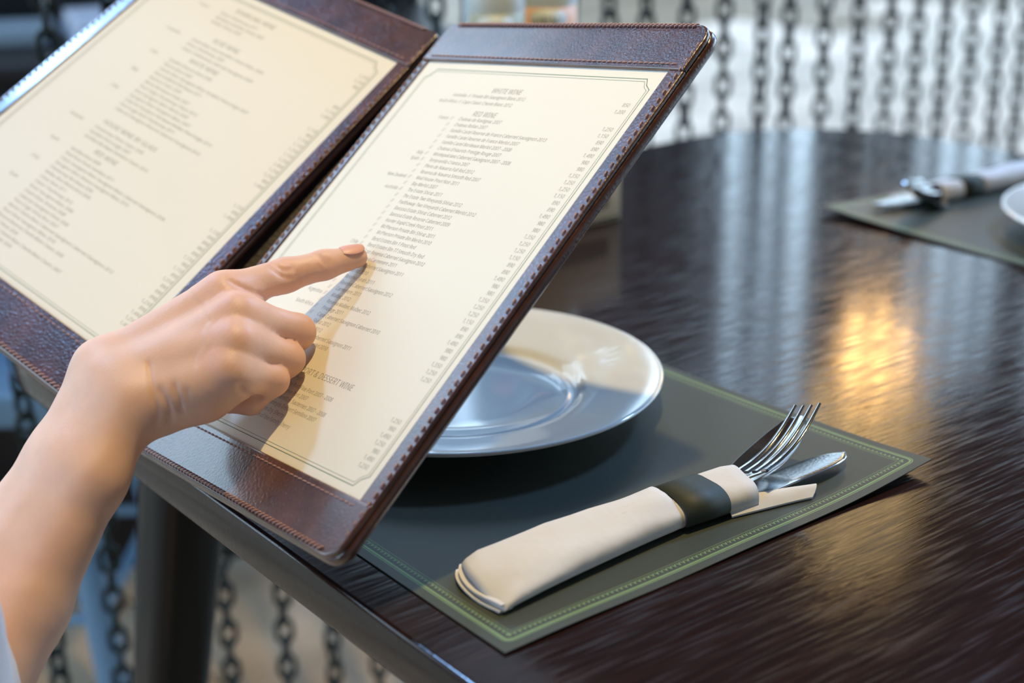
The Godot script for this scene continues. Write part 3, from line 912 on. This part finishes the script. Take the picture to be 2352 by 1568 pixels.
			if gi > 0 and bi > 0: far = into
			else: f = into
		if gi == 0:
			base = f
			all = f.duplicate()
		else:
			var k1 := 0.0075
			var k2 := 0.0014
			for q in size:
				var v := f[q]
				var w := far[q]
				if v < 0.02 or w < 0.02:
					var o := base[q]
					var h := maxf(0.0035 - absf(w - v), 0.0) / 0.0035
					w = minf(w, v) - h * h * 0.0035 * 0.25
					h = maxf(k1 - absf(o - v), 0.0) / k1
					v = minf(w, minf(o, v) - h * h * k1 * 0.25)
					o = all[q]
					h = maxf(k2 - absf(o - v), 0.0) / k2
					all[q] = minf(o, v) - h * h * k2 * 0.25 * (1.0 if o > v else 0.0)
	# creases: lines laid on the skin from outside and pressed in
	var cuts := []
	var skin := all.duplicate()
	var look := inv * Vector3(0.574, -0.344, -0.743)
	for line in arm_creases():
		var last := Vector3.INF
		for p in curve(line[1], 14):
			var q: Vector3 = inv * p - look * 0.03
			for step in 160:
				var g: Vector3 = (q - lo) / cell
				var gi := Vector3i(g)
				if gi.x < 0 or gi.y < 0 or gi.z < 0 or gi.x >= nx - 1 or gi.y >= ny - 1 or gi.z >= nz - 1: break
				g -= Vector3(gi)
				var w := (gi.x * ny + gi.y) * nz + gi.z
				var v0 := lerpf(lerpf(skin[w], skin[w + 1], g.z), lerpf(skin[w + nz], skin[w + nz + 1], g.z), g.y)
				w += ny * nz
				var v1 := lerpf(lerpf(skin[w], skin[w + 1], g.z), lerpf(skin[w + nz], skin[w + nz + 1], g.z), g.y)
				var v := lerpf(v0, v1, g.x)
				if v < 0.0001: break
				q += look * clampf(v * 0.6, 0.0001, 0.004)
			if last != Vector3.INF: cuts.append([last, q, line[0]])
			last = q
	for c in cuts:
		var a: Vector3 = c[0]
		var d: Vector3 = c[1] - a
		var dd := d.length_squared()
		var r: float = c[2]
		var mn: Vector3 = (a.min(c[1]) - Vector3.ONE * (r + 0.003) - lo) / cell
		var mx: Vector3 = (a.max(c[1]) + Vector3.ONE * (r + 0.003) - lo) / cell
		for i in range(maxi(0, int(mn.x)), mini(nx, int(mx.x) + 2)):
			for j in range(maxi(0, int(mn.y)), mini(ny, int(mx.y) + 2)):
				for k in range(maxi(0, int(mn.z)), mini(nz, int(mx.z) + 2)):
					var p := lo + Vector3(i, j, k) * cell - a
					var t := clampf(p.dot(d) / dd, 0.0, 1.0)
					var v := r - (p - d * t).length()
					var q := (i * ny + j) * nz + k
					var o := all[q]
					var kq := 0.0020
					var h := maxf(kq - absf(o - v), 0.0) / kq
					all[q] = maxf(o, v) + h * h * kq * 0.25
	# surface nets
	var verts := PackedVector3Array()
	var norms := PackedVector3Array()
	var index := {}
	var corner := [0, nz, ny * nz, ny * nz + nz, 1, nz + 1, ny * nz + 1, ny * nz + nz + 1]
	var cpos := [Vector3(0, 0, 0), Vector3(0, 1, 0), Vector3(1, 0, 0), Vector3(1, 1, 0), Vector3(0, 0, 1), Vector3(0, 1, 1), Vector3(1, 0, 1), Vector3(1, 1, 1)]
	var edges := [[0, 1], [0, 2], [1, 3], [2, 3], [4, 5], [4, 6], [5, 7], [6, 7], [0, 4], [1, 5], [2, 6], [3, 7]]
	var live := []
	for i in nx - 1:
		for j in ny - 1:
			var row := (i * ny + j) * nz
			for k in nz - 1:
				var q := row + k
				if absf(all[q]) > 0.0032: continue
				var neg := 0
				var v := []
				for c in 8:
					var w := all[q + corner[c]]
					v.append(w)
					if w < 0.0: neg += 1
				if neg == 0 or neg == 8: continue
				var s := Vector3.ZERO
				var n := 0
				for e in edges:
					var a: float = v[e[0]]
					var b: float = v[e[1]]
					if (a < 0.0) != (b < 0.0):
						s += cpos[e[0]].lerp(cpos[e[1]], a / (a - b))
						n += 1
				s /= n
				index[q] = verts.size()
				live.append(Vector4i(i, j, k, q))
				verts.append(frame * (lo + (Vector3(i, j, k) + s) * cell))
				var gx: float = (v[2] + v[3] + v[6] + v[7]) - (v[0] + v[1] + v[4] + v[5])
				var gy: float = (v[1] + v[3] + v[5] + v[7]) - (v[0] + v[2] + v[4] + v[6])
				var gz: float = (v[4] + v[5] + v[6] + v[7]) - (v[0] + v[1] + v[2] + v[3])
				norms.append((frame * Vector3(gx, gy, gz)).normalized())
	var tris := PackedInt32Array()
	for c in live:
		var q: int = c.w
		var inside: bool = all[q] < 0.0
		for e in [[ny * nz, nz, 1], [nz, 1, ny * nz], [1, ny * nz, nz]]:
			if (all[q + e[0]] < 0.0) == inside: continue
			var a: int = q - e[1] - e[2]
			var b: int = q - e[2]
			var d: int = q - e[1]
			if not (index.has(a) and index.has(b) and index.has(d)): continue
			var w := [index[a], index[b], index[q], index[d]]
			if not inside: w = [w[3], w[2], w[1], w[0]]
			tris.append_array([w[2], w[1], w[0], w[3], w[2], w[0]])
	# smooth the normals once over the faces
	var acc := PackedVector3Array()
	acc.resize(verts.size())
	for k in range(0, tris.size(), 3):
		var s := norms[tris[k]] + norms[tris[k + 1]] + norms[tris[k + 2]]
		for e in 3: acc[tris[k + e]] += s
	for k in acc.size(): norms[k] = acc[k].normalized()
	# skin colour: redder over the knuckles and finger ends
	var cols := PackedColorArray()
	var mottle := noise(60.0, FastNoiseLite.TYPE_SIMPLEX_SMOOTH, 3, 77)
	var red := [[J.imcp, 0.014], [J.mmcp + nn * 0.008, 0.010], [J.rmcp + nn * 0.008, 0.010], [J.pmcp + nn * 0.008, 0.009], [J.ipip, 0.012], [J.idip, 0.009], [J.itip, 0.010], [J.mpip, 0.012], [J.rpip, 0.012], [J.ppip, 0.012], [J.ptip, 0.014]]
	for p in verts:
		var c := Vector3(0.73, 0.465, 0.355)
		var w := 0.0
		for r in red: w = maxf(w, exp(-pow(p.distance_to(r[0]) / r[1], 2.0)))
		c = c.lerp(Vector3(0.72, 0.38, 0.31), 0.55 * w)
		c *= 1.0 + 0.07 * mottle.get_noise_3dv(p)
		cols.append(Color(c.x, c.y, c.z))
	var arrays := []
	arrays.resize(Mesh.ARRAY_MAX)
	arrays[Mesh.ARRAY_VERTEX] = verts
	arrays[Mesh.ARRAY_NORMAL] = norms
	arrays[Mesh.ARRAY_COLOR] = cols
	arrays[Mesh.ARRAY_INDEX] = tris
	var mesh := ArrayMesh.new()
	mesh.add_surface_from_arrays(Mesh.PRIMITIVE_TRIANGLES, arrays)
	var t := thing("person", "person reaching in from the left, bare forearm, index finger pointing at the menu", "person")
	obj("body", mesh, M.skin, t)
	# finger nails
	for s in [[J.idip, J.itip, 0.0053, nn + Vector3(0.15, 0.0, 0.15)]]:
		var ax: Vector3 = (s[1] - s[0]).normalized()
		var up: Vector3 = (s[3] - ax * s[3].dot(ax)).normalized()
		var sd := ax.cross(up)
		var rings := []
		for i in 13:
			var f := i / 12.0
			var wide := 0.0054 * (1.0 - 0.55 * pow(absf(f - 0.45) / 0.55, 3.0))
			var c: Vector3 = s[0].lerp(s[1], 0.55) + ax * (f * 0.0125)
			var rad: float = lerpf(0.0074, 0.0064, f)
			var r := PackedVector3Array()
			for j in 16:
				var a := TAU * j / 16
				var x := cos(a) * wide
				r.append(c + sd * x + up * (sqrt(maxf(0.0, rad * rad - x * x * 0.8)) - 0.0001 + 0.0003 * sin(a) - 0.0006 * pow(absf(f - 0.5) * 2.0, 3.0)))
			rings.append(r)
		obj("fingernail", loft(rings), M.nail, t)
	# the loose end of a white sleeve at the elbow
	var ax2: Vector3 = (J.sho - J.elb).normalized()
	var s1 := ax2.cross(Vector3(0.57, -0.34, -0.74)).normalized()
	var s2 := ax2.cross(s1)
	var rings2 := []
	for k in 12:
		var f := k / 11.0
		var c: Vector3 = J.elb.lerp(J.sho, lerpf(-0.05, 1.05, f))
		var r := PackedVector3Array()
		for j in 40:
			var a := TAU * j / 40
			var q := 0.052 + 0.010 * f + 0.0025 * sin(a * 5.0 + f * 7.0) + 0.0015 * sin(a * 11.0 - f * 12.0)
			r.append(c + s1 * cos(a) * q + s2 * sin(a) * q)
		rings2.append(r)
	for k in 12:
		var f := 1.0 - k / 11.0
		var c: Vector3 = J.elb.lerp(J.sho, lerpf(-0.05, 1.05, f))
		var r := PackedVector3Array()
		for j in 40:
			var a := TAU * j / 40
			var q := 0.0505 + 0.010 * f + 0.0025 * sin(a * 5.0 + f * 7.0) + 0.0015 * sin(a * 11.0 - f * 12.0)
			r.append(c + s1 * cos(a) * q + s2 * sin(a) * q)
		rings2.append(r)
	obj("sleeve", loft(rings2, false, false, true, true), M.white_cloth, t)

func arm_creases() -> Array:
	# [depth radius, points near the skin]
	return [
		[0.0006, [Vector3(-0.0608, 0.8403, -0.2023), Vector3(-0.0607, 0.8288, -0.1968), Vector3(-0.0614, 0.8181, -0.1924), Vector3(-0.0648, 0.8100, -0.1913)]],
		[0.0006, [Vector3(-0.0580, 0.8288, -0.1948), Vector3(-0.0570, 0.8218, -0.1907), Vector3(-0.0572, 0.8168, -0.1886), Vector3(-0.0593, 0.8119, -0.1880)]],
		[0.0004, [Vector3(-0.0521, 0.8310, -0.1913), Vector3(-0.0519, 0.8237, -0.1877), Vector3(-0.0528, 0.8167, -0.1852)]],
		[-0.0002, [Vector3(-0.0480, 0.8286, -0.1870), Vector3(-0.0484, 0.8216, -0.1840)]],
		[0.0002, [Vector3(0.0234, 0.8688, -0.2244), Vector3(0.0258, 0.8662, -0.2213), Vector3(0.0276, 0.8649, -0.2193), Vector3(0.0303, 0.8655, -0.2175)]],
		[0.0002, [Vector3(0.0218, 0.8669, -0.2247), Vector3(0.0259, 0.8621, -0.2193), Vector3(0.0296, 0.8608, -0.2159)]],
		[-0.0003, [Vector3(0.0279, 0.8698, -0.2213), Vector3(0.0304, 0.8680, -0.2186), Vector3(0.0310, 0.8646, -0.2166)]],
		[-0.0003, [Vector3(0.0322, 0.8697, -0.2180), Vector3(0.0315, 0.8607, -0.2144), Vector3(0.0298, 0.8565, -0.2137)]],
		[0.0002, [Vector3(0.0471, 0.8697, -0.2199), Vector3(0.0488, 0.8670, -0.2174), Vector3(0.0501, 0.8640, -0.2150)]],
		[-0.0003, [Vector3(0.0491, 0.8705, -0.2188), Vector3(0.0507, 0.8683, -0.2165), Vector3(0.0518, 0.8652, -0.2142)]],
		[-0.0003, [Vector3(0.0457, 0.8684, -0.2204), Vector3(0.0467, 0.8649, -0.2180), Vector3(0.0473, 0.8614, -0.2159)]],
		[0.0006, [Vector3(-0.0052, 0.8669, -0.2187), Vector3(0.0017, 0.8613, -0.2107), Vector3(0.0113, 0.8566, -0.2012)]],
		[0.0009, [Vector3(-0.0222, 0.8255, -0.1791), Vector3(-0.0218, 0.8215, -0.1769), Vector3(-0.0187, 0.8188, -0.1733)]],
	]

func chains() -> void:
	var link := link_mesh()
	var xs := [-0.09, -0.022, 0.045, 0.110, 0.176, 0.238, 0.301, 0.370, 0.432, 0.493, 0.549, 0.605, 0.650, 0.722, 0.793, 0.853, 0.912, 0.979, 1.045, 1.114, 1.165, 1.234, 1.303, 1.371, 1.432, 1.494, 1.559, 1.627, 1.688, 1.755]
	var rng := RandomNumberGenerator.new()
	rng.seed = 12
	var words := ["first", "second", "third", "fourth", "fifth", "sixth", "seventh", "eighth", "ninth", "tenth", "eleventh", "twelfth", "thirteenth", "fourteenth", "fifteenth", "sixteenth"]
	var pitch := 0.0237
	for k in xs.size():
		var label := ""
		if k >= 17: label = "dark iron chain behind the table, %s to the right of the menu's corner" % words[k - 17]
		elif k < 5: label = "dark iron chain hanging left of the table leg, %s from the left" % words[k]
		elif k < 12: label = "dark iron chain behind and right of the table leg, %s from the leg" % words[k - 5]
		else: label = "dark iron chain above the menu by the sauce bottles, %s from the left" % words[k - 12]
		var t := thing("iron_chain", label, "chain", Vector3(xs[k], 0, -0.9), "iron chains of the hanging chain curtain")
		var turn := rng.randf() * PI
		var phase := rng.randf() * pitch * 2
		var far := []
		var n := 0
		var y := 0.03 + phase
		while y < 2.75:
			var tf := Transform3D(Basis(Vector3.UP, turn + (PI / 2 if n % 2 else 0.0) + rng.randf_range(-0.15, 0.15)), Vector3(rng.randf_range(-0.0006, 0.0006), y, rng.randf_range(-0.0006, 0.0006)))
			if y > 0.10 and y < 0.99:
				var o := obj("link", link, M.iron, t)
				o.transform = tf
			else: far.append(tf)
			y += pitch
			n += 1
		copies("outer_links", link, M.iron, far, t)

func link_mesh() -> ArrayMesh:
	var r := 0.0032
	var half := 0.0237 / 2 + r - 0.0095 + 0.0002
	var rings := []
	for k in 20:
		var a := TAU * k / 20
		var c := Vector3(cos(a) * 0.0088, sin(a) * 0.0088 + signf(sin(a)) * half, 0)
		if absf(sin(a)) < 0.01: c.y = 0
		var d := Vector3(cos(a), sin(a), 0)
		rings.append(ring(c, d * r, Vector3(0, 0, r), 7))
	return loft(rings, false, false, true, true)

func beyond() -> void:
	# a dark screen of uprights standing across the terrace, which the table top mirrors
	var t := thing("screen_wall", "tall dark slatted screen standing at the far side of the terrace", "screen", Vector3(6.8, 0, -6.7))
	t.rotation.y = -PI / 4
	for p in [[-1.25, 0.12], [0.30, 0.44], [0.80, 1.16], [1.24, 1.45], [2.05, 2.30], [2.7, 5.2], [-6.0, -2.4]]:
		var o := obj("panel", slab(Vector3(p[1] - p[0], 4.6, 0.12), 0.01), M.dark_panel, t)
		o.position.x = (p[0] + p[1]) / 2
	# sideboard with a pale stone tray and a folded white cloth beyond the chains
	var sb := Transform3D(Basis(Vector3.UP, -0.47), Vector3(0.44, 0, -1.69))
	t = thing("sideboard", "dark wooden sideboard beyond the chains at the top left", "sideboard")
	t.transform = sb
	obj("carcass", slab(Vector3(1.2, 0.738, 0.48), 0.006), M.dark_wood, t).position = Vector3(0.0, 0, -0.08)
	obj("worktop", slab(Vector3(1.24, 0.022, 0.50), 0.004), M.dark_wood, t).position = Vector3(0.0, 0.738, -0.08)
	t = thing("sideboard_back", "dark back panel of the sideboard at the top left", "screen")
	t.transform = sb  # the sideboard's back panel, built as a separate object
	for k in 2:
		obj("panel", slab(Vector3(0.618, 1.2, 0.03), 0.004), M.dark_panel, t).position = Vector3(-0.311 + 0.622 * k, 0.001, -0.37)
	var tray := obj("serving_tray", slab(Vector3(0.54, 0.025, 0.13), 0.005), M.pale_stone)
	tray.transform = sb * Transform3D(Basis(), Vector3(-0.235, 0.7605, -0.065))
	tag(tray, "pale grey stone tray on the dark sideboard, left of the white cloth", "tray")
	t = thing("folded_cloth", "bright white folded cloth on the dark sideboard at the top left", "cloth")
	t.transform = sb * Transform3D(Basis(Vector3.UP, 0.2), Vector3(0.105, 0.7608, -0.065))
	for k in 3:
		var f := sheet(func(u, v): return Vector3(lerpf(-0.046, 0.046, u) + 0.004 * k, 0.010 + 0.0115 * k + 0.003 * sin(u * 5.0 + k) * sin(v * PI), lerpf(-0.10, 0.10, v)), 12, 12, 0.009)
		obj("fold", f, M.white_cloth, t)
	# a blue metal stool by the far corner of the table
	t = thing("metal_stool", "light blue metal stool beyond the table corner at the left edge", "stool", Vector3(0.225, 0, -1.36))
	t.rotation.y = -0.66
	obj("seat", plate_shape(0.32, 0.32, [0.04, 0.04, 0.04, 0.04], 0.0, 0.042, 0.006, func(x, y, z): return Vector3(x - 0.16, 0.408 + z, y - 0.16), 8), M.blue_metal, t)
	for c in [[-1, -1], [1, -1], [1, 1], [-1, 1]]:
		var rings := []
		for k in 5:
			rings.append(ring(Vector3(c[0] * 0.12, 0.41, c[1] * 0.12).lerp(Vector3(c[0] * 0.17, 0.003, c[1] * 0.17), k / 4.0), Vector3(0.018, 0, 0), Vector3(0, 0, 0.018), 16, 4.0))
		obj("leg", loft(rings), M.blue_metal, t)
	for c in 4:
		var a := PI / 4 + PI / 2 * c
		var p := Vector3(cos(a) * 0.212, 0.15, sin(a) * 0.212)
		var q := Vector3(cos(a + PI / 2) * 0.212, 0.15, sin(a + PI / 2) * 0.212)
		obj("brace", tube([p, q], 0.008, 8), M.blue_metal, t)
	t = thing("metal_post", "thin dark upright metal post behind the chains above the menu's fold", "post", Vector3(1.64, 0, -2.5))
	obj("pole", tube([Vector3(0, 0, 0), Vector3(0, 2.3, 0)], 0.016, 14), M.iron, t)
	obj("foot", lathe([[0.0, 0.0], [0.16, 0.0], [0.16, 0.012], [0.15, 0.02], [0.02, 0.03], [0.0, 0.03]], 32), M.iron, t)
	# the condiment holder on the table, mostly behind the menu
	t = thing("condiment_box", "cream condiment box standing on the table behind the menu, a green print on it", "box", Vector3(0.4350, TOP + 0.0004, -0.5325))
	obj("floor_board", slab(Vector3(0.132, 0.006, 0.093), 0.002), M.cream, t)
	for c in [[0.0, 0.0445, 0.1334, 0.004], [0.0, -0.0445, 0.1334, 0.004], [0.0647, 0.0, 0.004, 0.085], [-0.0647, 0.0, 0.004, 0.085]]:
		var o := obj("side_board", slab(Vector3(c[2], 0.07, c[3]), 0.0015), M.cream, t)
		o.position = Vector3(c[0], 0, c[1])
	obj("printed_band", plate_shape(0.105, 0.016, [0.004, 0.004, 0.004, 0.004], 0.0, 0.0003, 0.0001, func(x, y, z): return Vector3(x - 0.0525, 0.013 + y, 0.0465 + z)), M.green_print, t)
	for k in 2:
		var b := thing("sauce_bottle", ["white sauce bottle with a green and grey label standing left in the box", "white sauce bottle with an orange label standing right in the box"][k], "bottle", Vector3(0.4035 + 0.0545 * k, TOP + 0.0068, -0.5310), "sauce bottles in the box")
		obj("flask", lathe([[0.0, 0.0], [0.0225, 0.0], [0.0245, 0.003], [0.0248, 0.02], [0.0248, 0.18], [0.0240, 0.195], [0.0180, 0.212], [0.0130, 0.220], [0.0130, 0.224], [0.0, 0.224]], 40), M.bottle_white, b)
		obj("cap", lathe([[0.0, 0.2245], [0.0145, 0.2245], [0.0145, 0.240], [0.006, 0.246], [0.004, 0.262], [0.0, 0.263]], 28), M.bottle_cap, b)
		# labels lie on the side towards the diner; angle 0 looks along +z
		var wrapped := func(r: float, a0: float, a1: float, lo: Callable, hi: Callable) -> ArrayMesh:
			var rings := []
			for i in 25:
				var f := i / 24.0
				var a := lerpf(a0, a1, f)
				var d := Vector3(sin(a), 0, cos(a))
				rings.append(PackedVector3Array([d * r + Vector3(0, lo.call(f), 0), d * (r + 0.0002) + Vector3(0, lo.call(f), 0), d * (r + 0.0002) + Vector3(0, hi.call(f), 0), d * r + Vector3(0, hi.call(f), 0)]))
			return loft(rings)
		var face := -0.62
		var lb := obj("label_sheet", wrapped.call(0.0249, face - 0.95, face + 1.25, func(_f): return 0.125, func(_f): return 0.205 - 0.03), [M.label_green, M.label_orange][k], b)
		obj("oval", wrapped.call(0.0251, face - 0.62, face + 0.62, func(f): return 0.168 - 0.022 * sqrt(maxf(0.0, 1.0 - pow(f * 2.0 - 1.0, 2.0))), func(f): return 0.1681 + 0.006 * sqrt(maxf(0.0, 1.0 - pow(f * 2.0 - 1.0, 2.0)))), M.label_oval, lb)
		obj("picture", wrapped.call(0.0252, face - 0.45, face + 0.5, func(f): return 0.141 - 0.009 * sqrt(maxf(0.0, 1.0 - pow(f * 2.0 - 1.0, 2.0))), func(f): return 0.1411 + 0.005 * sqrt(maxf(0.0, 1.0 - pow(f * 2.0 - 1.0, 2.0)))), M.label_pink, lb)
		var tm := TextMesh.new()
		tm.text = "HEINZ"
		tm.font = M.font
		tm.font_size = 24
		tm.pixel_size = 0.0085 / 24.0
		tm.depth = 0.0004
		var w := obj("lettering", tm, M.label_ink, lb)
		w.transform = Transform3D(Basis(Vector3.UP, face), Vector3(sin(face), 0, cos(face)) * 0.0252 + Vector3(0, 0.165, 0))
